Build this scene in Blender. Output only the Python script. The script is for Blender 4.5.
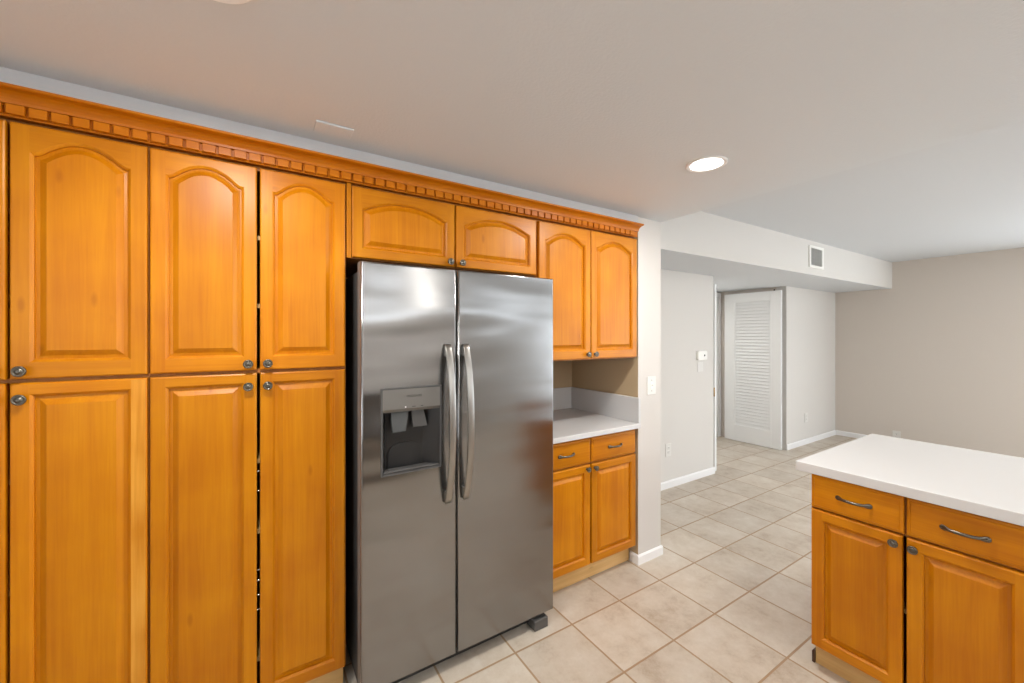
import bpy, bmesh, math, random
from mathutils import Vector, Matrix

for _o in list(bpy.data.objects):
    bpy.data.objects.remove(_o)
SC = bpy.context.scene
COL = SC.collection
R = math.radians

# ------------------------------------------------------------------ camera
cam_d = bpy.data.cameras.new('camera')
cam = bpy.data.objects.new('camera', cam_d)
COL.objects.link(cam)
cam.location = (0, 0, 1.45)
cam.rotation_euler = (R(90), 0, R(-32.365))
cam_d.sensor_width = 36
cam_d.lens = 402.04 / 1024 * 36
cam_d.shift_y = -6.2 / 1024
cam_d.clip_start = 0.02
SC.camera = cam

# ------------------------------------------------------------------ world, exposure
SC.view_settings.view_transform = 'Standard'
SC.view_settings.look = 'None'
SC.view_settings.gamma = 1
SC.view_settings.use_curve_mapping = False
SC.view_settings.exposure = -0.19
W = bpy.data.worlds.new('world')
SC.world = W
W.use_nodes = True
bg = W.node_tree.nodes['Background']
bg.inputs[0].default_value = (0.86, 0.93, 1.0, 1)
bg.inputs[1].default_value = 7.0

LAMP_W = 19.0      # recessed ceiling lamps


def portal(loc, rot, sx, sy):
    d = bpy.data.lights.new('window_portal', 'AREA')
    d.shape = 'RECTANGLE'
    d.size, d.size_y = sx, sy
    d.cycles.is_portal = True
    o = bpy.data.objects.new('window_portal', d)
    COL.objects.link(o)
    o.location = loc
    o.rotation_euler = rot


# unseen openings added to let in daylight: kitchen rear wall (facing +Y), open room rear wall, open room right wall (facing -X)
FRONT_Y = -3.2
KY = -2.1
KWINS = ((-1.25, -0.55, 1.30, 2.05), (0.9, 2.15, 1.62, 2.05))     # x0, x1, z0, z1; the second is added for bright fridge reflections
LWINS = ((2.7, 4.7, 1.80, 2.20), (5.2, 6.95, 0.05, 2.2))  # high strip added for bright fridge reflections, tall opening for room light
SWIN = (-1.45, 0.1, 1.10, 2.0)        # y0, y1, z0, z1 in the kitchen side wall
RWIN = (-3.05, 0.05, 0.05, 2.25)      # y0, y1, z0, z1
for _ws, _y in ((KWINS, KY), (LWINS, FRONT_Y)):
    for _a, _b, _c, _d in _ws:
        portal(((_a + _b) / 2, _y - 0.05, (_c + _d) / 2), (R(90), 0, R(180)), _b - _a, _d - _c)
portal((-1.8, (SWIN[0] + SWIN[1]) / 2, (SWIN[2] + SWIN[3]) / 2), (R(90), 0, R(90)), SWIN[1] - SWIN[0], SWIN[3] - SWIN[2])
portal((7.19, (RWIN[0] + RWIN[1]) / 2, (RWIN[2] + RWIN[3]) / 2), (R(90), 0, R(-90)), RWIN[1] - RWIN[0], RWIN[3] - RWIN[2])

# ------------------------------------------------------------------ materials


def new_mat(name):
    m = bpy.data.materials.new(name)
    m.use_nodes = True
    nt = m.node_tree
    return m, nt, nt.nodes['Principled BSDF']


def srgb(r, g, b):
    def f(c):
        c /= 255
        return c / 12.92 if c <= 0.04045 else ((c + 0.055) / 1.055) ** 2.4
    return (f(r), f(g), f(b), 1)


def plain(name, col, rough=0.5, metal=0.0, bump=0.0, bump_scale=200, spec=0.5):
    m, nt, p = new_mat(name)
    p.inputs['Base Color'].default_value = col
    p.inputs['Roughness'].default_value = rough
    p.inputs['Metallic'].default_value = metal
    p.inputs['Specular IOR Level'].default_value = spec
    tc = nt.nodes.new('ShaderNodeTexCoord')
    n = nt.nodes.new('ShaderNodeTexNoise')
    n.inputs['Scale'].default_value = bump_scale
    n.inputs['Detail'].default_value = 3
    nt.links.new(tc.outputs['Object'], n.inputs['Vector'])
    if bump > 0:
        b = nt.nodes.new('ShaderNodeBump')
        b.inputs['Strength'].default_value = bump
        b.inputs['Distance'].default_value = 0.002
        nt.links.new(n.outputs['Fac'], b.inputs['Height'])
        nt.links.new(b.outputs['Normal'], p.inputs['Normal'])
    return m


def wood(name, axis, dark, mid, light, tone=1.0, rough=0.36):
    """honey maple: grain stretched along one local axis, own figure per object"""
    m, nt, p = new_mat(name)
    L = nt.links.new
    N = nt.nodes.new
    tc = N('ShaderNodeTexCoord')
    oi = N('ShaderNodeObjectInfo')
    mul = N('ShaderNodeVectorMath')
    mul.operation = 'SCALE'
    mul.inputs[0].default_value = (17.3, 9.1, 31.7)
    L(oi.outputs['Random'], mul.inputs['Scale'])
    add = N('ShaderNodeVectorMath')
    L(tc.outputs['Object'], add.inputs[0])
    L(mul.outputs['Vector'], add.inputs[1])

    def stretched(a, b):
        mp = N('ShaderNodeMapping')
        sc = [a, a, a]
        sc[axis] = b
        mp.inputs['Scale'].default_value = sc
        L(add.outputs['Vector'], mp.inputs['Vector'])
        return mp.outputs['Vector']
    n1 = N('ShaderNodeTexNoise')
    n1.inputs['Scale'].default_value = 1
    n1.inputs['Detail'].default_value = 4
    n1.inputs['Distortion'].default_value = 0.8
    L(stretched(26, 1.2), n1.inputs['Vector'])
    n2 = N('ShaderNodeTexNoise')
    n2.inputs['Scale'].default_value = 1
    n2.inputs['Detail'].default_value = 2
    L(stretched(170, 6), n2.inputs['Vector'])
    n3 = N('ShaderNodeTexNoise')
    n3.inputs['Scale'].default_value = 4.5
    n3.inputs['Detail'].default_value = 2
    L(add.outputs['Vector'], n3.inputs['Vector'])
    mx = N('ShaderNodeMix')
    mx.inputs['Factor'].default_value = 0.3
    L(n1.outputs['Fac'], mx.inputs['A'])
    L(n2.outputs['Fac'], mx.inputs['B'])
    mx2 = N('ShaderNodeMix')
    mx2.inputs['Factor'].default_value = 0.4
    L(mx.outputs['Result'], mx2.inputs['A'])
    L(n3.outputs['Fac'], mx2.inputs['B'])
    cr = N('ShaderNodeValToRGB')
    e = cr.color_ramp.elements
    e[0].position, e[0].color = 0.36, dark
    e[1].position, e[1].color = 0.64, light
    k = e.new(0.5)
    k.color = mid
    L(mx2.outputs['Result'], cr.inputs['Fac'])
    # small dark flecks and pin knots
    vo = N('ShaderNodeTexVoronoi')
    vo.inputs['Scale'].default_value = 1
    L(stretched(9, 3.2), vo.inputs['Vector'])
    kr = N('ShaderNodeValToRGB')
    kr.color_ramp.elements[0].position = 0.035
    kr.color_ramp.elements[0].color = (0.55, 0.42, 0.3, 1)
    kr.color_ramp.elements[1].position = 0.09
    L(vo.outputs['Distance'], kr.inputs['Fac'])
    kn = N('ShaderNodeMix')
    kn.data_type = 'RGBA'
    kn.blend_type = 'MULTIPLY'
    kn.inputs['Factor'].default_value = 0.45
    L(cr.outputs['Color'], kn.inputs['A'])
    L(kr.outputs['Color'], kn.inputs['B'])
    # per object tone
    mr = N('ShaderNodeMapRange')
    mr.inputs['To Min'].default_value = 0.90 * tone
    mr.inputs['To Max'].default_value = 1.08 * tone
    L(oi.outputs['Random'], mr.inputs['Value'])
    hs = N('ShaderNodeHueSaturation')
    L(mr.outputs['Result'], hs.inputs['Value'])
    L(kn.outputs['Result'], hs.inputs['Color'])
    L(hs.outputs['Color'], p.inputs['Base Color'])
    p.inputs['Roughness'].default_value = rough
    p.inputs['Specular IOR Level'].default_value = 0.28
    b = N('ShaderNodeBump')
    b.inputs['Strength'].default_value = 0.06
    b.inputs['Distance'].default_value = 0.001
    L(n2.outputs['Fac'], b.inputs['Height'])
    L(b.outputs['Normal'], p.inputs['Normal'])
    return m


HON = (srgb(181, 104, 1), srgb(194, 118, 3), srgb(205, 131, 8))
WOOD_V = wood('honey_maple_upright_grain', 2, *HON)
WOOD_H = wood('honey_maple_level_grain', 0, *HON)
WOOD_O = wood('pale_oak_stile', 2, srgb(186, 116, 22), srgb(208, 142, 48), srgb(222, 160, 68))
CRN = (srgb(172, 92, 2), srgb(185, 105, 4), srgb(196, 117, 9))
WOOD_C = wood('crown_maple', 0, *CRN)
WOOD_IN = wood('carcass_maple', 2, srgb(150, 92, 40), srgb(168, 106, 48), srgb(184, 122, 60), rough=0.5)
TOE = (srgb(200, 158, 98), srgb(212, 172, 112), srgb(224, 186, 128))
WOOD_T = wood('pale_toe_board', 0, *TOE, rough=0.5)
DARKC = plain('dark_for_reflection', srgb(52, 46, 41), 0.5)  # invented dark colour that keeps the fridge reflection dark
DARKWOOD = plain('dark_brown_strip', srgb(70, 42, 24), 0.5)

WALL = plain('warm_grey_wall_paint', srgb(216, 212, 206), 0.85, bump=0.15, bump_scale=160, spec=0.25)
WALL_W = plain('white_wall_paint', srgb(213, 208, 202), 0.85, bump=0.12, bump_scale=160, spec=0.25)
WALL_B = plain('taupe_wall_paint', srgb(210, 201, 191), 0.85, bump=0.12, bump_scale=160, spec=0.25)
WALL_N = plain('niche_shade_wall_paint', srgb(186, 163, 130), 0.85, bump=0.12, bump_scale=160, spec=0.25)  # tan darkened to carry the shade inside the counter niche
CEIL_K = plain('textured_ceiling_paint', srgb(216, 220, 223), 0.9, bump=0.5, bump_scale=95, spec=0.2)
CEIL_L = plain('smooth_ceiling_paint', srgb(214, 217, 220), 0.9, bump=0.05, bump_scale=120, spec=0.2)
TRIM = plain('white_trim_paint', srgb(240, 239, 238), 0.4)
DOORP = plain('white_door_paint', srgb(232, 232, 230), 0.45)
PLATE_S = plain('off_white_plastic', srgb(222, 219, 213), 0.4)
BULK = plain('cool_grey_paint', srgb(206, 206, 206), 0.85, bump=0.12, bump_scale=160, spec=0.25)
PLATE = plain('white_plastic', srgb(240, 238, 232), 0.35)
SLOT = plain('dark_slot', srgb(60, 56, 52), 0.6)
QUARTZ = plain('white_quartz', srgb(210, 209, 208), 0.25, bump=0.0)
PEWTER = plain('pewter', srgb(108, 103, 94), 0.34, 1.0, bump=0.2, bump_scale=300)
BRASS = plain('brass', srgb(190, 150, 80), 0.3, 1.0)
BLACKP = plain('black_plastic', srgb(26, 25, 25), 0.45)
EDGE = plain('grey_door_edge', srgb(128, 125, 122), 0.4)
CASE = plain('fridge_case_grey', srgb(84, 82, 80), 0.5)
DISP = plain('dispenser_dark_plastic', srgb(36, 35, 35), 0.3)
DISP_P = plain('dispenser_panel_grey', srgb(116, 113, 108), 0.4, 0.5)
DISP_T = plain('dispenser_tray_grey', srgb(82, 81, 80), 0.25)
INK = plain('dark_print', srgb(50, 48, 46), 0.6)
WIRE = plain('chrome_wire', srgb(210, 210, 208), 0.2, 1.0)
CHUTE = plain('smoky_clear_plastic', srgb(120, 122, 122), 0.12)
CHUTE.node_tree.nodes['Principled BSDF'].inputs['Transmission Weight'].default_value = 0.5

# brushed stainless
STEEL, nt, p = new_mat('brushed_stainless')
p.inputs['Metallic'].default_value = 1
p.inputs['Base Color'].default_value = srgb(146, 145, 144)
p.inputs['Roughness'].default_value = 0.21
tc = nt.nodes.new('ShaderNodeTexCoord')
mp = nt.nodes.new('ShaderNodeMapping')
mp.inputs['Scale'].default_value = (1.2, 1.2, 5.6)
nz = nt.nodes.new('ShaderNodeTexNoise')
nz.inputs['Scale'].default_value = 1
nz.inputs['Detail'].default_value = 1
nt.links.new(tc.outputs['Object'], mp.inputs['Vector'])
nt.links.new(mp.outputs['Vector'], nz.inputs['Vector'])
mp2 = nt.nodes.new('ShaderNodeMapping')
mp2.inputs['Scale'].default_value = (500, 500, 8)
nz2 = nt.nodes.new('ShaderNodeTexNoise')
nz2.inputs['Scale'].default_value = 1
nt.links.new(tc.outputs['Object'], mp2.inputs['Vector'])
nt.links.new(mp2.outputs['Vector'], nz2.inputs['Vector'])
b1 = nt.nodes.new('ShaderNodeBump')
b1.inputs['Strength'].default_value = 1.0
b1.inputs['Distance'].default_value = 0.015
nt.links.new(nz.outputs['Fac'], b1.inputs['Height'])
b2 = nt.nodes.new('ShaderNodeBump')
b2.inputs['Strength'].default_value = 0.03
b2.inputs['Distance'].default_value = 0.001
nt.links.new(nz2.outputs['Fac'], b2.inputs['Height'])
nt.links.new(b1.outputs['Normal'], b2.inputs['Normal'])
nt.links.new(b2.outputs['Normal'], p.inputs['Normal'])
STEEL_H = plain('satin_steel_handle', srgb(160, 157, 152), 0.33, 1.0)

# floor tiles
TILE, nt, p = new_mat('stone_look_floor_tile')
L = nt.links.new
N = nt.nodes.new
tc = N('ShaderNodeTexCoord')
mp = N('ShaderNodeMapping')
mp.inputs['Location'].default_value = (-1.6729 + 0.339 * 40, -1.542 + 0.339 * 40, 0)
L(tc.outputs['Object'], mp.inputs['Vector'])
br = N('ShaderNodeTexBrick')
br.offset = 0
br.squash = 1
br.inputs['Scale'].default_value = 1
br.inputs['Brick Width'].default_value = 0.339
br.inputs['Row Height'].default_value = 0.339
br.inputs['Mortar Size'].default_value = 0.0052
br.inputs['Mortar Smooth'].default_value = 0.25
br.inputs['Bias'].default_value = 0
br.inputs['Color1'].default_value = (0, 0, 0, 1)
br.inputs['Color2'].default_value = (1, 1, 1, 1)
L(mp.outputs['Vector'], br.inputs['Vector'])
# a different piece of the cloud pattern in each tile
sc = N('ShaderNodeVectorMath')
sc.operation = 'SCALE'
sc.inputs['Scale'].default_value = 7.0
L(br.outputs['Color'], sc.inputs[0])
ad = N('ShaderNodeVectorMath')
L(mp.outputs['Vector'], ad.inputs[0])
L(sc.outputs['Vector'], ad.inputs[1])
n1 = N('ShaderNodeTexNoise')
n1.inputs['Scale'].default_value = 11
n1.inputs['Detail'].default_value = 9
n1.inputs['Roughness'].default_value = 0.78
n1.inputs['Distortion'].default_value = 0.15
L(ad.outputs['Vector'], n1.inputs['Vector'])
n2 = N('ShaderNodeTexNoise')
n2.inputs['Scale'].default_value = 3.2
n2.inputs['Detail'].default_value = 3
L(ad.outputs['Vector'], n2.inputs['Vector'])
mx = N('ShaderNodeMix')
mx.inputs['Factor'].default_value = 0.45
L(n1.outputs['Fac'], mx.inputs['A'])
L(n2.outputs['Fac'], mx.inputs['B'])
cr = N('ShaderNodeValToRGB')
e = cr.color_ramp.elements
e[0].position, e[0].color = 0.30, srgb(164, 145, 124)
e[1].position, e[1].color = 0.66, srgb(210, 201, 188)
k = e.new(0.46)
k.color = srgb(194, 181, 164)
L(mx.outputs['Result'], cr.inputs['Fac'])
tone = N('ShaderNodeMapRange')
tone.inputs['To Min'].default_value = 0.94
tone.inputs['To Max'].default_value = 1.04
L(br.outputs['Color'], tone.inputs['Value'])
hs = N('ShaderNodeHueSaturation')
L(cr.outputs['Color'], hs.inputs['Color'])
L(tone.outputs['Result'], hs.inputs['Value'])
gm = N('ShaderNodeMix')
gm.data_type = 'RGBA'
gm.inputs['B'].default_value = srgb(164, 136, 104)
L(br.outputs['Fac'], gm.inputs['Factor'])
L(hs.outputs['Color'], gm.inputs['A'])
L(gm.outputs['Result'], p.inputs['Base Color'])
p.inputs['Roughness'].default_value = 0.42
inv = N('ShaderNodeMath')
inv.operation = 'SUBTRACT'
inv.inputs[0].default_value = 1
L(br.outputs['Fac'], inv.inputs[1])
b1 = N('ShaderNodeBump')
b1.inputs['Strength'].default_value = 0.5
b1.inputs['Distance'].default_value = 0.003
L(inv.outputs['Value'], b1.inputs['Height'])
L(b1.outputs['Normal'], p.inputs['Normal'])

LENS, nt, p = new_mat('lamp_lens')
p.inputs['Emission Color'].default_value = (1, 0.97, 0.92, 1)
p.inputs['Emission Strength'].default_value = 9

# ------------------------------------------------------------------ helpers


def box(bm, x0, x1, y0, y1, z0, z1, mat=0, bev=0.0, seg=2):
    vs = [bm.verts.new(v) for v in ((x0, y0, z0), (x1, y0, z0), (x1, y1, z0), (x0, y1, z0),
                                    (x0, y0, z1), (x1, y0, z1), (x1, y1, z1), (x0, y1, z1))]
    fs = [bm.faces.new([vs[i] for i in f]) for f in
          ((0, 3, 2, 1), (4, 5, 6, 7), (0, 1, 5, 4), (1, 2, 6, 5), (2, 3, 7, 6), (3, 0, 4, 7))]
    for f in fs:
        f.material_index = mat
    if bev > 0:
        es = {e for f in fs for e in f.edges}
        r = bmesh.ops.bevel(bm, geom=list(es), offset=bev, segments=seg, affect='EDGES', profile=0.5)
        for f in r['faces']:
            f.material_index = mat
    return fs


def prism(bm, pts, axis, a, b, mat=0, smooth=False):
    """closed outline pts (2D) extruded along axis 0/1/2 from a to b"""
    def mk(p, t):
        return {0: (t, p[0], p[1]), 1: (p[0], t, p[1]), 2: (p[0], p[1], t)}[axis]
    A = [bm.verts.new(mk(p, a)) for p in pts]
    B = [bm.verts.new(mk(p, b)) for p in pts]
    n = len(pts)
    fs = [bm.faces.new((A[i], A[(i + 1) % n], B[(i + 1) % n], B[i])) for i in range(n)]
    for f in fs:
        f.smooth = smooth
    fs += [bm.faces.new(A[::-1]), bm.faces.new(B)]
    for f in fs:
        f.material_index = mat


def lathe(bm, prof, seg=24, axis='y', mat=0, center=(0, 0, 0)):
    """prof = [(radius, t)]: t along the axis"""
    rings = []
    cx, cy, cz = center
    for r, t in prof:
        ring = []
        for i in range(seg):
            a = 2 * math.pi * i / seg
            c, s = r * math.cos(a), r * math.sin(a)
            p = (c, t, s) if axis == 'y' else (c, s, t)
            ring.append(bm.verts.new((p[0] + cx, p[1] + cy, p[2] + cz)))
        rings.append(ring)
    for a, b in zip(rings, rings[1:]):
        for i in range(seg):
            f = bm.faces.new((a[i], a[(i + 1) % seg], b[(i + 1) % seg], b[i]))
            f.smooth = True
            f.material_index = mat
    for ring in (rings[0], rings[-1]):
        bm.faces.new(ring).material_index = mat


def sweep(bm, path, secs, up=(0, 0, 1), mat=0, smooth=True):
    """elliptical tube: path points, secs = (half width along up, half thickness)"""
    n = 12
    rings = []
    up = Vector(up)
    P = [Vector(q) for q in path]
    for i, q in enumerate(P):
        t = (P[min(i + 1, len(P) - 1)] - P[max(i - 1, 0)]).normalized()
        side = t.cross(up).normalized()
        u = side.cross(t).normalized()
        w, th = secs[i]
        rings.append([bm.verts.new(q + u * (w * math.cos(2 * math.pi * k / n)) + side * (th * math.sin(2 * math.pi * k / n))) for k in range(n)])
    for a, b in zip(rings, rings[1:]):
        for k in range(n):
            f = bm.faces.new((a[k], a[(k + 1) % n], b[(k + 1) % n], b[k]))
            f.smooth = smooth
            f.material_index = mat
    bm.faces.new(rings[0])
    bm.faces.new(rings[-1][::-1])


def obj(name, bm, mats, parent=None, loc=(0, 0, 0)):
    bmesh.ops.recalc_face_normals(bm, faces=bm.faces[:])
    me = bpy.data.meshes.new(name)
    bm.to_mesh(me)
    bm.free()
    for m in (mats if isinstance(mats, (list, tuple)) else [mats]):
        me.materials.append(m)
    o = bpy.data.objects.new(name, me)
    COL.objects.link(o)
    o.location = loc
    if parent:
        o.parent = parent
    return o


def tag(o, label, cat, group=None):
    o['label'] = label
    o['category'] = cat
    if group:
        o['group'] = group
    return o


def thing(name, label, cat, loc, rz=0, group=None):
    o = bpy.data.objects.new(name, None)
    o.empty_display_size = 0.1
    COL.objects.link(o)
    o.location = loc
    o.rotation_euler = (0, 0, rz)
    return tag(o, label, cat, group)


def struct(name, bm, mats, label=None, cat=None, parent=None, loc=(0, 0, 0)):
    o = obj(name, bm, mats, parent, loc)
    if not parent:
        o['kind'] = 'structure'
        if label:
            tag(o, label, cat)
    return o


def B(*a, **k):
    bm = bmesh.new()
    box(bm, *a, **k)
    return bm


# ------------------------------------------------------------------ room shell
KZ, LZ, SZ = 2.20, 2.42, 2.072      # kitchen ceiling, living ceiling, soffit underside
struct('floor', B(-1.9, 7.4, -3.4, 3.6, -0.1, 0), TILE, 'beige stone-look tiles with tan grout covering the whole floor', 'floor')
struct('ceiling_kitchen', B(-1.9, 2.262, -3.4, 1.86, KZ, LZ + 0.1), CEIL_K, 'lower textured ceiling over the kitchen with round recessed lights', 'ceiling')
struct('ceiling_living', B(2.262, 7.4, -3.4, 2.0, LZ, LZ + 0.1), CEIL_L, 'higher smooth white ceiling over the open room beyond the island', 'ceiling')
bm = bmesh.new()
prism(bm, [(2.262, 1.872), (7.141, 1.812), (7.3, 1.81), (7.3, 3.5), (2.262, 3.5)], 2, SZ, LZ)
bm.faces.ensure_lookup_table()
for f in bm.faces:
    if abs(f.calc_center_median().z - SZ) < 0.01:
        f.material_index = 1          # underside has ceiling paint
struct('ceiling_soffit', bm, [WALL, CEIL_L], 'long boxed soffit with a vent high above the hall opening', 'soffit')
# painted bulkhead above the tall cabinets
struct('wall_bulkhead', B(-1.8, 2.026, 1.712, 2.30, 2.136, KZ), BULK, 'narrow grey wall strip between cabinet crown and ceiling', 'wall')
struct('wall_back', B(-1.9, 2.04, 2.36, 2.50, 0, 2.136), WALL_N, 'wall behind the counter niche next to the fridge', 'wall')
# pier at the end of the cabinet run
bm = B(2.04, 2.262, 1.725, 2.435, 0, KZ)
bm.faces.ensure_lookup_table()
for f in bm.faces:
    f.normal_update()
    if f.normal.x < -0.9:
        f.material_index = 1          # niche side shares the tan that holds the niche shade
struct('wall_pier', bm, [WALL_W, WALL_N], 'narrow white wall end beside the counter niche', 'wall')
bm = bmesh.new()
prof = [(0, 0), (0.013, 0), (0.013, 0.048), (0.008, 0.056), (0, 0.058)]
# front run with a return on the cabinet side and on the far side
box(bm, 2.027, 2.269, 1.712, 1.725, 0, 0.05)
prism(bm, [(1.712, 0.05), (1.725, 0.05), (1.725, 0.058), (1.719, 0.058)], 0, 2.027, 2.269)
box(bm, 2.027, 2.040, 1.725, 1.783, 0, 0.05)
prism(bm, [(2.027, 0.05), (2.040, 0.05), (2.040, 0.058), (2.033, 0.058)], 1, 1.719, 1.783)
box(bm, 2.262, 2.269, 1.725, 2.42, 0, 0.056)
struct('baseboard_pier', bm, TRIM, 'white baseboard wrapping the foot of the narrow white wall end', 'baseboard')

HY = 2.435
struct('wall_hall_left', B(2.262, 4.05, HY, HY + 0.12, 0, SZ), WALL, 'grey wall carrying the thermostat left of the hall opening', 'wall')
struct('wall_hall_right', B(5.65, 7.141, HY, HY + 0.12, 0, SZ), WALL, 'grey wall right of the louvered door', 'wall')
struct('wall_hall_side', B(5.65, 5.75, HY + 0.12, 3.29, 0, SZ), WALL_B, 'short hall wall behind the louvered door', 'wall')
struct('wall_hall_inner', B(3.95, 4.05, HY + 0.12, 3.29, 0, SZ), WALL, 'inner hall wall behind the open door', 'wall')
struct('wall_hall_end', B(3.95, 5.75, 3.29, 3.40, 0, SZ), WALL, 'wall closing the end of the short hall', 'wall')
bm = bmesh.new()
for a, b, c, d in ((-3.4, RWIN[0], 0, LZ), (RWIN[1], 3.5, 0, LZ), (RWIN[0], RWIN[1], 0, RWIN[2]), (RWIN[0], RWIN[1], RWIN[3], LZ)):
    box(bm, 7.141, 7.3, a, b, c, d)
struct('wall_right', bm, WALL_B, 'wide taupe wall across the far end of the open room', 'wall')
bm = bmesh.new()
for a, b, c, d in ((-3.4, SWIN[0], 0, KZ), (SWIN[1], 2.36, 0, KZ), (SWIN[0], SWIN[1], 0, SWIN[2]), (SWIN[0], SWIN[1], SWIN[3], KZ)):
    box(bm, -1.9, -1.75, a, b, c, d)
struct('wall_left', bm, WALL, 'kitchen wall outside the view', 'wall')


def bb(name, x0, x1, y, label):
    bm = bmesh.new()
    prism(bm, [(y - 0.013, 0), (y, 0), (y, 0.068), (y - 0.006, 0.068), (y - 0.013, 0.058)], 0, x0, x1)
    struct(name, bm, TRIM, label, 'baseboard')


bb('baseboard_hall_left', 2.270, 4.06, HY, 'white baseboard under the thermostat wall')
bb('baseboard_hall_right', 5.65, 7.128, HY, 'white baseboard on the wall right of the louvered door')
bm = bmesh.new()
prism(bm, [(7.141, 0), (7.128, 0), (7.128, 0.058), (7.134, 0.068), (7.141, 0.068)], 1, RWIN[1], HY - 0.013)
struct('baseboard_right', bm, TRIM, 'white baseboard along the far taupe wall', 'baseboard')

# walls behind the camera: kitchen wall and open room wall, both with windows added for light
def holed(x0, x1, y0, y1, z1, holes):
    bm = bmesh.new()
    x = x0
    for hx0, hx1, hz0, hz1 in holes:
        box(bm, x, hx0, y0, y1, 0, z1)
        box(bm, hx0, hx1, y0, y1, 0, hz0)
        box(bm, hx0, hx1, y0, y1, hz1, z1)
        x = hx1
    box(bm, x, x1, y0, y1, 0, z1)
    return bm


struct('wall_front', holed(-1.9, 2.4, KY - 0.15, KY, KZ, KWINS), WALL_W, 'kitchen wall behind the viewpoint with two added windows', 'wall')
struct('wall_front_living', holed(2.25, 7.3, FRONT_Y - 0.15, FRONT_Y, LZ, LWINS), WALL, 'wall of the open room behind the viewpoint with added glazed openings', 'wall')
struct('wall_return', B(2.25, 2.4, FRONT_Y, KY - 0.15, 0, LZ), WALL, 'short wall between kitchen and open room behind the viewpoint', 'wall')
for i, ((x0, x1, z0, z1), yy) in enumerate([(q, KY) for q in KWINS] + [(q, FRONT_Y) for q in LWINS]):
    bm = bmesh.new()
    t = 0.05
    xm = (x0 + x1) / 2
    for a, b, c, d in ((x0, x0 + t, z0, z1), (x1 - t, x1, z0, z1), (xm - 0.035, xm + 0.035, z0 + t, z1 - t), (x0 + t, x1 - t, z0, z0 + t), (x0 + t, x1 - t, z1 - t, z1)):
        box(bm, a, b, yy - 0.12, yy - 0.06, c, d)
    struct('window_%d' % (i + 1), bm, TRIM, 'added window frame behind the viewpoint', 'window')

for q, (xa, xb), (y0, y1, z0, z1), nm in ((5, (7.2, 7.26), RWIN, 'added sliding glass door frame in the far taupe wall outside the view'), (6, (-1.87, -1.81), SWIN, 'window frame in the kitchen side wall outside the view')):
    bm = bmesh.new()
    t = 0.05
    ym = (y0 + y1) / 2
    for a, b, c, d in ((y0, y0 + t, z0, z1), (y1 - t, y1, z0, z1), (ym - 0.035, ym + 0.035, z0 + t, z1 - t), (y0 + t, y1 - t, z0, z0 + t), (y0 + t, y1 - t, z1 - t, z1)):
        box(bm, xa, xb, a, b, c, d)
    struct('window_%d' % q, bm, TRIM, nm, 'window')  # glass door in the far wall is added to light the open room

# ------------------------------------------------------------------ hall doors
door = thing('door_1', 'white louvered door standing open in the hall', 'door', (5.555, 2.456, 0.006))
door['kind'] = 'structure'
dw, dh, dt = 0.722, 2.012, 0.034       # along +Y, up, along +X
bm = bmesh.new()
st = 0.116
y0, y1, z0, z1 = st, dw - 0.13, 0.215, dh - 0.118
box(bm, 0, dt, 0, y0, 0, dh, bev=0.002, seg=1)
box(bm, 0, dt, y1, dw, 0, dh, bev=0.002, seg=1)
box(bm, 0, dt, y0, y1, 0, z0)
box(bm, 0, dt, y0, y1, z1, dh)
for a, b in ((y0, y0 + 0.012), (y1 - 0.012, y1)):
    box(bm, 0.003, dt - 0.003, a, b, z0, z1)
obj('frame', bm, DOORP, door)
bm = bmesh.new()
n = 40
pitch = (z1 - z0) / n
for i in range(n):
    z = z0 + pitch * (i + 0.5)
    prism(bm, [(0.005, z - 0.021), (0.007, z - 0.023), (0.012, z - 0.022), (dt - 0.003, z + 0.020), (dt - 0.006, z + 0.023), (dt - 0.010, z + 0.022)], 1, y0 + 0.012, y1 - 0.012)
obj('louver_slats', bm, DOORP, door)
bm = bmesh.new()
lathe(bm, [(0.009, -0.012), (0.009, 0.004), (0.006, 0.008), (0.006, 0.022)], 12, 'z', 0, (0.017, 0.085, dh))
obj('pivot_pin', bm, BLACKP, door)

door = thing('door_2', 'white door swung open into the hall, seen edge-on beside the thermostat wall', 'door', (4.092, 2.447, 0.008))
door['kind'] = 'structure'
obj('panel', B(0, 0.036, 0, 0.74, 0, 1.985, bev=0.002, seg=1), DOORP, door)
bm = bmesh.new()
box(bm, -0.022, 0.0, 0.004, 0.03, 0.80, 0.885)
lathe(bm, [(0.006, 0.795), (0.006, 0.89)], 10, 'z', 0, (-0.012, -0.002, 0))
hg = obj('hinge', bm, BRASS, door)
hg['label'] = 'brass hinge'

door = thing('door_3', 'white cased door at the end of the hall beyond the louvered door', 'door', (4.75, 3.29, 0))
door['kind'] = 'structure'
obj('panel', B(0.06, 0.82, -0.012, -0.001, 0.008, 1.99), DOORP, door)
bm = bmesh.new()
for a, b, c, d in ((0, 0.055, 0, 2.05), (0.825, 0.885, 0, 2.05), (0.055, 0.825, 1.995, 2.05)):
    box(bm, a, b, -0.02, -0.001, c, d, bev=0.003, seg=1)
obj('casing', bm, TRIM, door)

# ------------------------------------------------------------------ cabinet doors, drawers, hardware
DT = 0.020     # door thickness


def offset_loop(pts, d):
    """pts CCW (x,z); positive d grows outwards"""
    n = len(pts)
    out = []
    for i in range(n):
        p0, p1, p2 = Vector(pts[i - 1]), Vector(pts[i]), Vector(pts[(i + 1) % n])
        a = (p1 - p0).normalized()
        b = (p2 - p1).normalized()
        na, nb = Vector((a.y, -a.x)), Vector((b.y, -b.x))
        m = (na + nb)
        m = m / max(0.3, m.dot(na))
        out.append((p1.x + m.x * d, p1.y + m.y * d))
    return out


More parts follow.
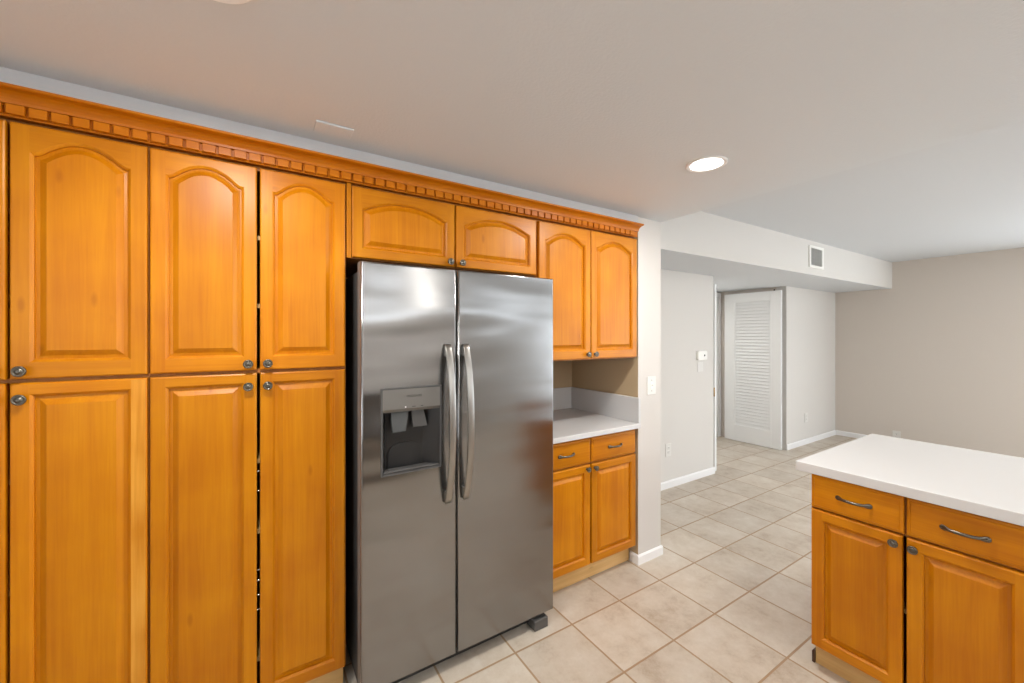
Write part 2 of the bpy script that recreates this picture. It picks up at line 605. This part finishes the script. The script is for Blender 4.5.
def door_outline(w, h, sw, rb, rt, arch, ogee, d=0.0):
    """opening of the frame, shrunk inwards by d; arch = rise above the shoulders"""
    pts = [(sw + d, rb + d), (w - sw - d, rb + d)]
    zs = h - rt
    if arch <= 0:
        return pts + [(w - sw - d, zs - d), (sw + d, zs - d)]
    n = 36

    def rise(t):
        t = max(-1, min(1, t))
        if ogee:
            q = (1 - (t / 0.90) ** 2)
            kk = 0.10
            s = kk * math.log(1 + math.exp(min(40, q / kk)))
            s0 = kk * math.log(1 + math.exp((1 - (1 / 0.90) ** 2) / kk))
            s = (s - s0) / (1 - s0)
        else:
            s = 1 - abs(t) ** 2.1
        return zs + arch * max(0, s)
    half = w / 2 - sw
    for i in range(n + 1):
        x = (1 - 2 * i / n) * (half - d)
        t = x / half
        e = 0.02
        sl = (rise(t + e) - rise(t - e)) / (2 * e * half)
        pts.append((w / 2 + x, rise(t) - d * math.sqrt(1 + min(1.0, sl * sl))))
    return pts


def ringf(bm, A, Bv, mat=0, smooth=False):
    n = len(A)
    for i in range(n):
        f = bm.faces.new((A[i], A[(i + 1) % n], Bv[(i + 1) % n], Bv[i]))
        f.material_index = mat
        f.smooth = smooth


def loop_v(bm, pts, y):
    return [bm.verts.new((x, y, z)) for x, z in pts]


def frame_mesh(w, h, sw, rb, rt, arch, ogee):
    bm = bmesh.new()
    I = door_outline(w, h, sw, rb, rt, arch, ogee)
    Ia = door_outline(w, h, sw, rb, rt, arch, ogee, -0.0075)
    F = -DT
    c = 0.0045
    va = loop_v(bm, Ia, F)
    zb, zt = c, h - c
    xl, xr = Ia[0][0], Ia[1][0]
    nb = len(Ia)
    # face corners
    O = {k: bm.verts.new((x, F, z)) for k, (x, z) in dict(bl=(c, zb), br=(w - c, zb), tr=(w - c, zt), tl=(c, zt), l0=(xl, zb), r0=(xr, zb), r1=(xr, zt), l1=(xl, zt)).items()}
    # stiles (upright grain) and rails (level grain)
    bm.faces.new([O['bl'], O['l0'], va[0], va[-1], O['l1'], O['tl']]).material_index = 0
    bm.faces.new([O['r0'], O['br'], O['tr'], O['r1'], va[2], va[1]]).material_index = 2
    bm.faces.new([O['l0'], O['r0'], va[1], va[0]]).material_index = 1
    top = [O['l1'], va[-1]] + [va[i] for i in range(nb - 2, 2, -1)] + [va[2], O['r1']]
    m = len(top)
    # strip the arched rail into quads so that it stays planar and clean
    zpts = va[2:]
    tops = [O['r1']] + [bm.verts.new((v.co.x, F, zt)) for v in zpts[1:-1]] + [O['l1']]
    for i in range(len(zpts) - 1):
        bm.faces.new((zpts[i], tops[i], tops[i + 1], zpts[i + 1])).material_index = 1
    # bead into the opening
    v1 = loop_v(bm, door_outline(w, h, sw, rb, rt, arch, ogee, -0.0042), F + 0.0026)
    v2 = loop_v(bm, I, F + 0.0065)
    v3 = loop_v(bm, I, F + 0.0130)
    ringf(bm, va, v1)
    ringf(bm, v1, v2)
    ringf(bm, v2, v3)
    v4 = loop_v(bm, door_outline(w, h, sw, rb, rt, arch, ogee, -0.01), F + 0.0130)
    ringf(bm, v3, v4)
    # outer rounded edge and back
    ol = [O['bl'], O['br'], O['tr'], O['tl']]

    def rect(d, y):
        return loop_v(bm, [(d, d), (w - d, d), (w - d, h - d), (d, h - d)], y)
    a = rect(0.0013, F + 0.0018)
    b = rect(0, F + 0.0045)
    d = rect(0, 0)
    ringf(bm, ol, a)
    ringf(bm, a, b)
    ringf(bm, b, d)
    bm.faces.new(d)
    return bm


def panel_mesh(w, h, sw, rb, rt, arch, ogee):
    bm = bmesh.new()
    I = door_outline(w, h, sw, rb, rt, arch, ogee)
    F = -DT
    g = loop_v(bm, door_outline(w, h, sw, rb, rt, arch, ogee, -0.004), F + 0.0126)
    a = loop_v(bm, door_outline(w, h, sw, rb, rt, arch, ogee, 0.004), F + 0.0122)
    q = loop_v(bm, door_outline(w, h, sw, rb, rt, arch, ogee, 0.0105), F + 0.0108)
    b = loop_v(bm, door_outline(w, h, sw, rb, rt, arch, ogee, 0.0250), F + 0.0012)
    c = loop_v(bm, door_outline(w, h, sw, rb, rt, arch, ogee, 0.0260), F + 0.0003)
    ringf(bm, g, a)
    ringf(bm, a, q)
    ringf(bm, q, b)
    ringf(bm, b, c)
    # fill the field in strips: bottom edge against the arch
    n = len(c)
    if n == 4:
        bm.faces.new(c)
    else:
        xs = c[2:]
        zb = c[0].co.z
        lows = [c[1]] + [bm.verts.new((v.co.x, v.co.y, zb)) for v in xs[1:-1]] + [c[0]]
        for i in range(len(xs) - 1):
            bm.faces.new((lows[i], xs[i], xs[i + 1], lows[i + 1]))
    return bm


def knob_mesh():
    bm = bmesh.new()
    lathe(bm, [(0.0085, 0.0), (0.0085, -0.002), (0.0055, -0.004), (0.005, -0.011), (0.009, -0.014), (0.0145, -0.0165), (0.0155, -0.019),
               (0.0145, -0.0215), (0.0115, -0.0225), (0.0108, -0.0212), (0.0078, -0.0212), (0.0070, -0.0235), (0.003, -0.0245)], 24)
    return bm


def pull_mesh(w=0.118):
    bm = bmesh.new()
    path, secs = [], []
    n = 28
    for i in range(n + 1):
        u = -1 + 2 * i / n
        a = abs(u)
        y = -0.004 - 0.020 * (1 - min(1, a / 0.86) ** 2.2) if a < 0.86 else -0.004
        path.append((u * w / 2, y, 0))
        wd = 0.0056 + 0.0042 * max(0, 1 - ((a - 0.84) / 0.22) ** 2)
        th = 0.0050 if a < 0.7 else 0.0038
        if a > 0.97:
            wd *= 0.6
        secs.append((wd, th))
    sweep(bm, path, secs)
    for s in (-1, 1):
        lathe(bm, [(0.005, 0.0), (0.005, -0.006)], 12, 'y', 0, (s * w / 2 * 0.84, 0, 0))
    return bm


MESH = {}


def mesh_of(key, make, name, mats):
    if key not in MESH:
        bm = make()
        bmesh.ops.recalc_face_normals(bm, faces=bm.faces[:])
        me = bpy.data.meshes.new(name)
        bm.to_mesh(me)
        bm.free()
        for m in mats:
            me.materials.append(m)
        MESH[key] = me
    return MESH[key]


def place(name, me, parent, loc):
    o = bpy.data.objects.new(name, me)
    COL.objects.link(o)
    o.parent = parent
    o.location = loc
    return o


def cab_door(root, x, y, z, w, h, knob, arch=0.0, ogee=True, sw=0.046, rb=0.05, rt=0.046, mats=None, odd=False):
    """knob = (x, z) inside the door"""
    a = (round(w, 4), round(h, 4), sw, rb, rt, arch, ogee)
    d = place('door', mesh_of(('f', bool(mats), odd) + a, lambda: frame_mesh(*a), 'door', mats or [WOOD_V, WOOD_H, WOOD_O if odd else WOOD_V]), root, (x, y, z))
    place('panel', mesh_of(('p', bool(mats)) + a, lambda: panel_mesh(*a), 'panel', mats or [WOOD_V]), d, (0, 0, 0))
    k = place('knob', mesh_of('knob', knob_mesh, 'knob', [PEWTER]), d, (knob[0], -DT, knob[1]))
    k['label'] = 'round pewter knob'
    return d


def drawer_mesh(w, h):
    bm = bmesh.new()
    F = -DT

    def rect(d, y):
        return loop_v(bm, [(d, d), (w - d, d), (w - d, h - d), (d, h - d)], y)
    ls = [rect(0, 0), rect(0, F + 0.006), rect(0.003, F + 0.0035), rect(0.010, F + 0.0025), rect(0.0125, F)]
    bm.faces.new(ls[0][::-1])
    for a, b in zip(ls, ls[1:]):
        ringf(bm, a, b)
    bm.faces.new(ls[-1])
    return bm


def cab_drawer(root, x, y, z, w, h, mats=None):
    key = (round(w, 4), round(h, 4))
    d = place('drawer', mesh_of(('d', bool(mats)) + key, lambda: drawer_mesh(*key), 'drawer', mats or [WOOD_H]), root, (x, y, z))
    k = place('handle', mesh_of('pull', pull_mesh, 'handle', [PEWTER]), d, (w / 2, -DT, h / 2))
    k['label'] = 'curved pewter pull'
    return d


def carcass(root, w, y0, y1, z0, z1, shelves=(), mid=None, toe=None):
    """open-fronted box in root space; y0 = front edge"""
    bm = bmesh.new()
    t = 0.017
    box(bm, 0, t, y0, y1, z0, z1)
    box(bm, w - t, w, y0, y1, z0, z1)
    box(bm, t, w - t, y0, y1, z0, z0 + t)
    box(bm, t, w - t, y0, y1, z1 - t, z1)
    box(bm, t, w - t, y1 - 0.008, y1, z0 + t, z1 - t)
    if mid:
        box(bm, t, w - t, y0, y1 - 0.008, mid - t / 2, mid + t / 2)
        if z1 < 1:
            box(bm, w / 2 - 0.02, w / 2 + 0.02, y0, y0 + 0.018, mid + t / 2, z1 - t)
    obj('carcass', bm, WOOD_IN, root)
    for z in shelves:
        obj('shelf', B(t + 0.001, w - t - 0.001, y0 + 0.012, y1 - 0.012, z, z + 0.016), WOOD_T, root)
    if toe:
        obj('toe_board', B(0.0, w, toe, toe + 0.016, 0.001, z0 - 0.001), WOOD_T, root)


DY = 1.735           # plane of the door backs, faces at 1.715
UP0, UP1 = 1.325, 2.055
LO0, LO1 = 0.124, 1.314


def pantry(x0, x1, doors, label, wire):
    r = thing('pantry_cabinet', label, 'cabinet', (x0, DY, 0))
    w = x1 - x0
    sh = (0.42, 0.70, 1.02, 1.55, 1.80) if not wire else (0.25, 0.72, 0.98, 1.55, 1.80)
    carcass(r, w, 0.002, 0.60, 0.118, 2.066, sh, mid=(UP0 + LO1) / 2, toe=0.06)
    if wire:
        for zl in ((0.433, 0.487, 0.54, 0.58), (0.873, 0.945)):
            bm = bmesh.new()
            for z in zl:
                sweep(bm, [(0.03, 0.03, z), (w - 0.03, 0.03, z)], [(0.003, 0.003)] * 2)
            for x in (0.03, w - 0.03):
                sweep(bm, [(x, 0.03, zl[0]), (x, 0.03, zl[-1])], [(0.003, 0.003)] * 2, up=(1, 0, 0))
            o = obj('wire_basket', bm, WIRE, r)
            o['label'] = 'chrome wire basket'
    for a, b, kr in doors:
        dw = b - a
        kx = dw - 0.026 if kr else 0.024
        cab_door(r, a - x0, 0, UP0, dw, UP1 - UP0, (kx, 0.023), arch=0.05, rt=0.086, rb=0.055)
        cab_door(r, a - x0, 0, LO0, dw, LO1 - LO0, (kx, LO1 - LO0 - 0.046), rt=0.041, odd=(not kr and not wire))


pantry(-0.885, -0.2955, [(-0.882, -0.598, True), (-0.5905, -0.298, False)],
       'tall orange maple pantry cabinet cut off by the photo edge, wide arched door', False)
pantry(-0.2945, 0.303, [(-0.292, -0.001, True), (0.0085, 0.298, False)],
       'tall orange maple pantry cabinet with paired doors directly beside the steel fridge', True)

# over the fridge
r = thing('wall_cabinet', 'short arched two-door wall cabinet above the steel fridge', 'cabinet', (0.3045, DY, 0))
carcass(r, 0.944, 0.002, 0.60, 1.764, 2.066)
obj('filler_strip', B(0, 0.0165, -0.012, 0.001, 1.764, 2.066), WOOD_V, r)
cab_door(r, 0.0185, 0, 1.767, 0.4505, 0.288, (0.424, 0.020), arch=0.048, ogee=False, rt=0.093, rb=0.046)
cab_door(r, 0.4765, 0, 1.767, 0.4585, 0.288, (0.026, 0.020), arch=0.048, ogee=False, rt=0.093, rb=0.046)

# over the counter
r = thing('wall_cabinet', 'taller arched two-door wall cabinet over the small counter, beside the white wall end', 'cabinet', (1.2495, DY, 0))
carcass(r, 0.772, 0.002, 0.60, 1.308, 2.066, (1.55, 1.80))
cab_door(r, 0.0065, 0, 1.315, 0.369, 0.740, (0.342, 0.026), arch=0.05, rt=0.098, rb=0.055)
cab_door(r, 0.3805, 0, 1.315, 0.388, 0.740, (0.026, 0.026), arch=0.05, rt=0.098, rb=0.055)

# base cabinet under the counter
r = thing('base_cabinet', 'two-door base cabinet with two drawers under the small counter beside the fridge', 'cabinet', (1.262, 1.742, 0))
carcass(r, 0.762, 0.002, 0.58, 0.118, 0.862, (0.40,), mid=0.706, toe=0.046)
cab_drawer(r, 0.0, 0, 0.713, 0.371, 0.141)
cab_drawer(r, 0.379, 0, 0.713, 0.375, 0.141)
cab_door(r, 0.0, 0, 0.124, 0.368, 0.578, (0.340, 0.557))
cab_door(r, 0.379, 0, 0.124, 0.375, 0.578, (0.022, 0.555))

# sink run behind the viewpoint, coloured dark to darken what the fridge reflects
for k, t in enumerate(('nearest the pantry side', 'in the middle of the run', 'at the island end')):
    r = thing('base_cabinet', 'dark two-door base cabinet behind the viewpoint, ' + t, 'cabinet', (0.31 + 0.80 * k, -1.5, 0), R(180))
    carcass(r, 0.78, 0.002, 0.58, 0.118, 0.862, (0.40,), mid=0.706, toe=0.046)
    for q in (0, 1):
        cab_drawer(r, 0.006 + 0.386 * q, 0, 0.713, 0.382, 0.141, [DARKC, DARKC])
        cab_door(r, 0.006 + 0.386 * q, 0, 0.124, 0.382, 0.578, (0.022 if q else 0.36, 0.555), mats=[DARKC, DARKC, DARKC])
o = obj('rear_countertop', B(-0.5, 1.94, -2.098, -1.465, 0.866, 0.896, bev=0.003), QUARTZ)
tag(o, 'long white countertop behind the viewpoint under the window', 'countertop')

# crown with dentils along the whole run
r = thing('cabinet_crown', 'orange maple crown with a dentil band running along the cabinet tops', 'crown molding', (-0.95, 1.735, 2.062))
bm = bmesh.new()
# (y, z) profile relative to root
pf = [(0.10, 0.006), (-0.022, 0.006), (-0.024, 0.002), (-0.027, 0.002), (-0.029, 0.005), (-0.028, 0.008), (-0.030, 0.010), (-0.030, 0.033)]
for i in range(7):
    a = i / 6 * math.pi / 2
    pf.append((-0.033 - 0.006 - 0.036 * (1 - math.cos(a)), 0.035 + 0.028 * math.sin(a)))
pf += [(-0.078, 0.064), (-0.081, 0.066), (-0.081, 0.0725), (-0.075, 0.0735), (0.10, 0.0735)]
prism(bm, pf, 0, 0, 2.960)
obj('molding', bm, WOOD_C, r)
bm = bmesh.new()
x = 0.012
while x < 2.925:
    box(bm, x, x + 0.0355, -0.0430, -0.0295, 0.0060, 0.0325, bev=0.0012, seg=1)
    x += 0.0435
obj('dentil_band', bm, WOOD_C, r)

# ------------------------------------------------------------------ small counter
r = thing('countertop', 'small white countertop with upstands between the fridge and the white wall end', 'countertop', (1.262, 1.700, 0))
obj('slab', B(0, 0.777, 0, 0.658, 0.866, 0.896, bev=0.003), QUARTZ, r)
obj('backsplash', B(0, 0.7575, 0.640, 0.658, 0.8965, 1.056, bev=0.002), QUARTZ, r)
obj('backsplash', B(0.759, 0.777, 0.004, 0.658, 0.8965, 1.056, bev=0.002), QUARTZ, r)

# ------------------------------------------------------------------ refrigerator
FX0 = 0.334
r = thing('refrigerator', 'stainless steel side-by-side refrigerator with ice dispenser between pantry and small counter', 'refrigerator', (FX0, 1.60, 0))
obj('case', B(0.012, 0.909, 0.068, 0.73, 0.025, 1.712, bev=0.004, seg=1), CASE, r)
obj('grille', B(0.03, 0.89, 0.05, 0.066, 0.02, 0.066), BLACKP, r)
for x in (0.02, 0.809):
    obj('foot', B(x, x + 0.082, -0.004, 0.066, 0.0, 0.050, bev=0.003, seg=1), CASE, r)
for x in (0.015, 0.78):
    obj('hinge_cover', B(x, x + 0.12, 0.03, 0.14, 1.7135, 1.738, bev=0.006), CASE, r)


def steel_door(x0, x1, hole=None):
    z0, z1, t, rr = 0.07, 1.735, 0.062, 0.009
    bm = bmesh.new()

    def rect(d, y):
        return [bm.verts.new(v) for v in ((x0 + d, y, z0 + d), (x1 - d, y, z0 + d), (x1 - d, y, z1 - d), (x0 + d, y, z1 - d))]
    loops = [rect(0, t), rect(0, rr)]
    for i in range(1, 6):
        a = i / 5 * math.pi / 2
        loops.append(rect(rr * (1 - math.cos(a)) * 0.9, rr * (1 - math.sin(a))))
    ringf(bm, loops[0], loops[1], mat=1)
    for a, b in zip(loops[1:], loops[2:]):
        ringf(bm, a, b, smooth=True)
    bm.faces.new(loops[0]).material_index = 1
    front = loops[-1]
    if hole:
        hx0, hx1, hz0, hz1 = hole
        d = 0.055
        h = [bm.verts.new(v) for v in ((hx0, 0, hz0), (hx1, 0, hz0), (hx1, 0, hz1), (hx0, 0, hz1))]
        hb = [bm.verts.new((v.co.x, d, v.co.z)) for v in h]
        ringf(bm, front, h)
        ringf(bm, h, hb)
        bm.faces.new(hb)
    else:
        bm.faces.new(front)
    return bm


HOLE = (0.076, 0.322, 0.898, 1.238)
dl = obj('door', steel_door(0.0, 0.3945, HOLE), [STEEL, EDGE], r)
dr = obj('door', steel_door(0.4025, 0.929), [STEEL, EDGE], r)


def bar_handle(xc):
    bm = bmesh.new()
    n = 32
    za, zb = 0.738, 1.412
    w = 0.0152
    rings = []
    for i in range(n + 1):
        u = -1 + 2 * i / n
        o = -0.012 - 0.052 * (1 - abs(u) ** 2.3)
        z = (za + zb) / 2 + u * (zb - za) / 2
        th = 0.013 if abs(u) < 0.97 else 0.010
        ww = w * (1 if abs(u) < 0.97 else 0.93)
        pts = []
        for k in range(16):
            a = 2 * math.pi * k / 16
            cx, sx = math.cos(a), math.sin(a)
            pts.append(bm.verts.new((xc + ww * math.copysign(abs(cx) ** 0.45, cx), o + th * 0.5 * math.copysign(abs(sx) ** 0.7, sx), z)))
        rings.append(pts)
    for a, b in zip(rings, rings[1:]):
        ringf(bm, a, b, smooth=True)
    bm.faces.new(rings[0])
    bm.faces.new(rings[-1])
    # standoffs joining the bar to the door
    for z in (za + 0.03, zb - 0.03):
        box(bm, xc - 0.012, xc + 0.012, -0.016, -0.0005, z - 0.022, z + 0.022, bev=0.002, seg=1)
    return bm


hl = obj('handle', bar_handle(0.350), STEEL_H, dl)
hr = obj('handle', bar_handle(0.434), STEEL_H, dr)
for h in (hl, hr):
    h['label'] = 'long bowed steel bar handle'

# dispenser in the freezer door
hx0, hx1, hz0, hz1 = HOLE
bm = bmesh.new()
t = 0.004
box(bm, hx0 - 0.003, hx0 + t, -0.003, 0.003, hz0 - 0.003, hz1 + 0.003)
box(bm, hx1 - t, hx1 + 0.003, -0.003, 0.003, hz0 - 0.003, hz1 + 0.003)
box(bm, hx0 + t, hx1 - t, -0.003, 0.003, hz1 - t, hz1 + 0.003)
box(bm, hx0 + t, hx1 - t, -0.005, 0.003, hz0 - 0.003, hz0 + t)
obj('dispenser_bezel', bm, DISP_T, dl)
zc = 1.143
bm = bmesh.new()
prism(bm, [(-0.002, hz1 - t), (-0.004, zc + 0.012), (0.004, zc), (0.05, zc), (0.05, hz1 - t)], 0, hx0 + t, hx1 - t)
obj('control_panel', bm, DISP_P, dl)
# recess liner: back, sides, roof, all dark
bm = bmesh.new()
D = 0.052
box(bm, hx0 + t, hx1 - t, D - 0.004, D, hz0 + t, zc)
prism(bm, [(hx0 + t, 0.002), (hx0 + 0.006, 0.002), (hx0 + 0.028, D - 0.004), (hx0 + t, D - 0.004)], 2, hz0 + t, zc)
prism(bm, [(hx1 - t, 0.002), (hx1 - 0.006, 0.002), (hx1 - 0.062, D - 0.004), (hx1 - t, D - 0.004)], 2, hz0 + t, zc)
obj('dispenser_recess', bm, DISP, dl)
# arched back pad
bm = bmesh.new()
cx = (hx0 + hx1) / 2 - 0.018
pts = [(cx - 0.068, hz0 + 0.016), (cx + 0.068, hz0 + 0.016)]
for i in range(13):
    a = i / 12 * math.pi
    pts.append((cx + 0.068 * math.cos(a), hz0 + 0.072 + 0.040 * math.sin(a)))
prism(bm, pts, 1, D - 0.010, D - 0.005)
obj('splash_pad', bm, BLACKP, dl)
bm = bmesh.new()
box(bm, hx0 + 0.006, hx1 - 0.006, 0.0, D - 0.012, hz0 + t, hz0 + 0.012, bev=0.003, seg=1)
for i in range(6):
    yy = 0.007 + i * 0.005
    box(bm, hx0 + 0.03, hx1 - 0.05, yy, yy + 0.002, hz0 + 0.012, hz0 + 0.0145)
obj('drip_tray', bm, DISP_T, dl)
bm = bmesh.new()
prism(bm, [(hx0 + 0.040, zc - 0.001), (hx0 + 0.112, zc - 0.001), (hx0 + 0.100, zc - 0.082), (hx0 + 0.048, zc - 0.082)], 1, 0.012, 0.034)
o = obj('ice_paddle', bm, CHUTE, dl)
bm = bmesh.new()
prism(bm, [(hx0 + 0.126, zc - 0.001), (hx0 + 0.176, zc - 0.001), (hx0 + 0.192, zc - 0.070), (hx0 + 0.132, zc - 0.070)], 1, 0.014, 0.036)
obj('water_paddle', bm, DISP_T, dl)
bm = bmesh.new()
bm.free()
obj('indicator', B(hx0 + 0.092, hx0 + 0.097, -0.0045, -0.0025, zc + 0.016, zc + 0.021), TRIM, dl)
obj('indicator', B(hx0 + 0.122, hx0 + 0.136, -0.0045, -0.0025, zc + 0.017, zc + 0.0195), INK, dl)
obj('indicator', B(hx0 + 0.158, hx0 + 0.168, -0.0045, -0.0025, zc + 0.017, zc + 0.0195), INK, dl)
fc = bpy.data.curves.new('lettering', 'FONT')
fc.body = 'FRIGIDAIRE'
fc.size = 0.0125
fc.align_x = 'CENTER'
fc.extrude = 0.0002
tmp = bpy.data.objects.new('lettering_curve', fc)
COL.objects.link(tmp)
bpy.context.view_layer.update()
me = bpy.data.meshes.new_from_object(tmp.evaluated_get(bpy.context.evaluated_depsgraph_get()))
bpy.data.objects.remove(tmp)
me.transform(Matrix.Rotation(R(90), 4, 'X'))
me.materials.clear()
me.materials.append(INK)
place('lettering', me, dl, ((hx0 + hx1) / 2 + 0.008, -0.0036, 1.200))

# ------------------------------------------------------------------ island
IX = 2.05      # plane of the door backs, faces at 2.03
r = thing('island_cabinet', 'orange maple kitchen island base with two drawers above two doors', 'cabinet', (IX, 0.785, 0), R(-90))
carcass(r, 0.61, 0.002, 0.86, 0.112, 0.852, (0.40,), mid=0.706, toe=0.042)
cab_drawer(r, 0.006, 0, 0.709, 0.2955, 0.140)
cab_drawer(r, 0.309, 0, 0.709, 0.292, 0.140)
cab_door(r, 0.006, 0, 0.112, 0.292, 0.588, (0.270, 0.558))
cab_door(r, 0.309, 0, 0.112, 0.292, 0.588, (0.020, 0.556))
bm = bmesh.new()
prism(bm, [(-0.011, 0.001), (-0.0005, 0.001), (-0.0005, 0.058), (-0.005, 0.058), (-0.011, 0.05)], 1, 0.034, 0.86)
o = obj('shoe_strip', bm, DARKWOOD, r)
o['label'] = 'dark brown strip at the floor'
o = obj('island_countertop', B(2.012, 2.935, 0.13, 0.832, 0.855, 0.895, bev=0.003), QUARTZ)
tag(o, 'thick white slab countertop lying on the kitchen island', 'countertop')

# ------------------------------------------------------------------ small fittings


def plate_bm(w, h, t=0.006):
    bm = bmesh.new()
    box(bm, -w / 2, w / 2, -t, -0.0005, -h / 2, h / 2, bev=0.0025)
    return bm


def outlet(label, loc, rz, w=0.08, h=0.122):
    r = thing('outlet', label, 'outlet', loc, rz)
    obj('cover_plate', plate_bm(w, h), PLATE_S, r)
    for s in (-1, 1):
        bm = bmesh.new()
        lathe(bm, [(0.0165, -0.0045), (0.0165, -0.0078), (0.0155, -0.0083)], 20, 'y', 0, (0, 0, s * 0.020))
        rc = obj('receptacle', bm, PLATE_S, r)
        bm = bmesh.new()
        for x in (-0.006, 0.006):
            box(bm, x - 0.0012, x + 0.0012, -0.0088, -0.0078, s * 0.020 - 0.001, s * 0.020 + 0.008)
        box(bm, -0.002, 0.002, -0.0088, -0.0078, s * 0.020 - 0.010, s * 0.020 - 0.006)
        obj('slots', bm, SLOT, rc)
    return r


outlet('white wall outlet below the thermostat, low on the grey wall', (3.30, HY, 0.36), 0)
outlet('white wall outlet low on the wall right of the louvered door', (6.19, HY, 0.35), 0)
outlet('white wall outlet on the taupe wall just above the island countertop edge', (7.141, 1.767, 0.125), R(90) * -1)

r = thing('light_switch', 'white light switch on the narrow white wall end', 'switch', (2.163, 1.725, 1.124))
obj('cover_plate', plate_bm(0.082, 0.118), PLATE_S, r)
obj('toggle_frame', B(-0.011, 0.011, -0.0085, -0.0055, -0.020, 0.020, bev=0.001, seg=1), PLATE, r)
bm = bmesh.new()
prism(bm, [(-0.0085, -0.006), (-0.018, 0.006), (-0.016, 0.010), (-0.0085, 0.006)], 0, -0.004, 0.004)
obj('toggle', bm, PLATE, r)
for s in (-1, 1):
    bm = bmesh.new()
    lathe(bm, [(0.003, -0.0055), (0.003, -0.0072)], 10, 'y', 0, (0, 0, s * 0.035))
    obj('screw', bm, PEWTER, r)

r = thing('thermostat', 'white rounded thermostat with a dark dot on the grey hall wall', 'thermostat', (3.825, HY, 1.245))
bm = bmesh.new()
pts = []
for cx, cz, a0 in ((0.06, 0.028, 0), (-0.06, 0.028, 90), (-0.06, -0.028, 180), (0.06, -0.028, 270)):
    for i in range(7):
        a = R(a0 + 15 * i)
        pts.append((cx + 0.02 * math.cos(a), cz + 0.02 * math.sin(a)))
loops = [loop_v(bm, pts, -0.0005), loop_v(bm, pts, -0.018), loop_v(bm, offset_loop(pts, -0.003), -0.023), loop_v(bm, offset_loop(pts, -0.006), -0.0245)]
for a, b in zip(loops, loops[1:]):
    ringf(bm, a, b)
bm.faces.new(loops[-1])
bm.faces.new(loops[0])
obj('body', bm, PLATE, r)
bm = bmesh.new()
lathe(bm, [(0.010, -0.024), (0.010, -0.0262), (0.007, -0.027)], 16, 'y', 0, (0.028, 0, 0.0))
o = obj('dial', bm, SLOT, r)
o['label'] = 'small dark round button'
o = obj('blank_plate', plate_bm(0.092, 0.10, 0.004), PLATE_S)
o.location = (3.815, HY, 1.128)
tag(o, 'flat blank wall plate directly below the thermostat', 'wall plate')

# vent on the soffit: follows its face
dx, dy = 7.141 - 2.262, 1.812 - 1.872
ang = math.atan2(dy, dx)
vx = 4.905
vy = 1.872 + (vx - 2.262) * dy / dx
r = thing('air_vent', 'white square air vent grille on the soffit face', 'vent', (vx, vy, 2.258), ang)
bm = bmesh.new()
w, h, fw = 0.325, 0.225, 0.036
for a, b, c, d in ((-w / 2, -w / 2 + fw, -h / 2, h / 2), (w / 2 - fw, w / 2, -h / 2, h / 2), (-w / 2 + fw, w / 2 - fw, -h / 2, -h / 2 + fw * 0.7), (-w / 2 + fw, w / 2 - fw, h / 2 - fw * 0.7, h / 2)):
    box(bm, a, b, -0.010, -0.0005, c, d)
obj('frame', bm, PLATE, r)
bm = bmesh.new()
x = -w / 2 + fw + 0.012
while x < w / 2 - fw - 0.004:
    prism(bm, [(x, -0.009), (x + 0.004, -0.009), (x + 0.013, -0.002), (x + 0.009, -0.002)], 2, -h / 2 + fw * 0.7, h / 2 - fw * 0.7)
    x += 0.0165
obj('slats', bm, PLATE, r)
obj('duct_back', B(-w / 2 + fw, w / 2 - fw, -0.0015, -0.0006, -h / 2 + fw * 0.7, h / 2 - fw * 0.7), SLOT, r)

# painted-over plate on the ceiling near the cabinets
o = obj('ceiling_plate', B(-0.0625, 0.0625, -0.04, 0.04, -0.007, -0.0005, bev=0.0015, seg=1), CEIL_K)
o.location = (0.235, 1.583, KZ)
tag(o, 'small painted rectangular cover plate on the ceiling near the cabinet crown', 'cover plate')

# recessed lamps


def downlight(x, y, label, z=KZ, group='recessed kitchen ceiling lights', power=LAMP_W):
    r = thing('recessed_light', label, 'ceiling light', (x, y, z), 0, group)
    bm = bmesh.new()
    prof = [(0.066, -0.0005), (0.083, -0.0005), (0.083, -0.003), (0.079, -0.006), (0.066, -0.004)]
    seg = 40
    rings = [[bm.verts.new((q * math.cos(2 * math.pi * i / seg), q * math.sin(2 * math.pi * i / seg), t)) for i in range(seg)] for q, t in prof]
    for a, b in zip(rings, rings[1:] + rings[:1]):
        ringf(bm, a, b, smooth=False)
    obj('trim_ring', bm, TRIM, r)
    bm = bmesh.new()
    lathe(bm, [(0.066, -0.0005), (0.066, -0.003)], 40, 'z')
    ln = obj('lens', bm, LENS, r)
    ln['label'] = 'glowing white lens'
    d = bpy.data.lights.new('recessed_lamp', 'AREA')
    d.shape = 'DISK'
    d.size = 0.12
    d.energy = power
    d.color = (1.0, 0.965, 0.92)
    lo = bpy.data.objects.new('recessed_lamp', d)
    COL.objects.link(lo)
    lo.parent = r
    lo.location = (0, 0, -0.008)


downlight(1.66, 1.03, 'glowing round recessed ceiling light in front of the small counter')
downlight(-0.085, 1.03, 'glowing round recessed ceiling light cut off by the top edge of the photo')
downlight(1.75, -1.66, 'added unseen ceiling lamp behind the viewpoint on the island side')  # this lamp and the next are added for bright bands in the fridge
downlight(0.55, -1.66, 'added unseen ceiling lamp behind the viewpoint on the pantry side')
downlight(3.4, 0.0, 'added fill light in the higher ceiling of the open room, outside the view', LZ, 'added open room fill lights', 17)  # unseen pair added to brighten the open room and hall doors
downlight(5.4, -0.9, 'added fill light in the open room ceiling nearest the far wall, outside the view', LZ, 'added open room fill lights', 15)
downlight(4.55, 2.95, 'added hidden fill light in the hall ceiling behind the thermostat wall', SZ, 'added hall fill light', 7)  # hidden lamp added to brighten the louvered door and soffit underside
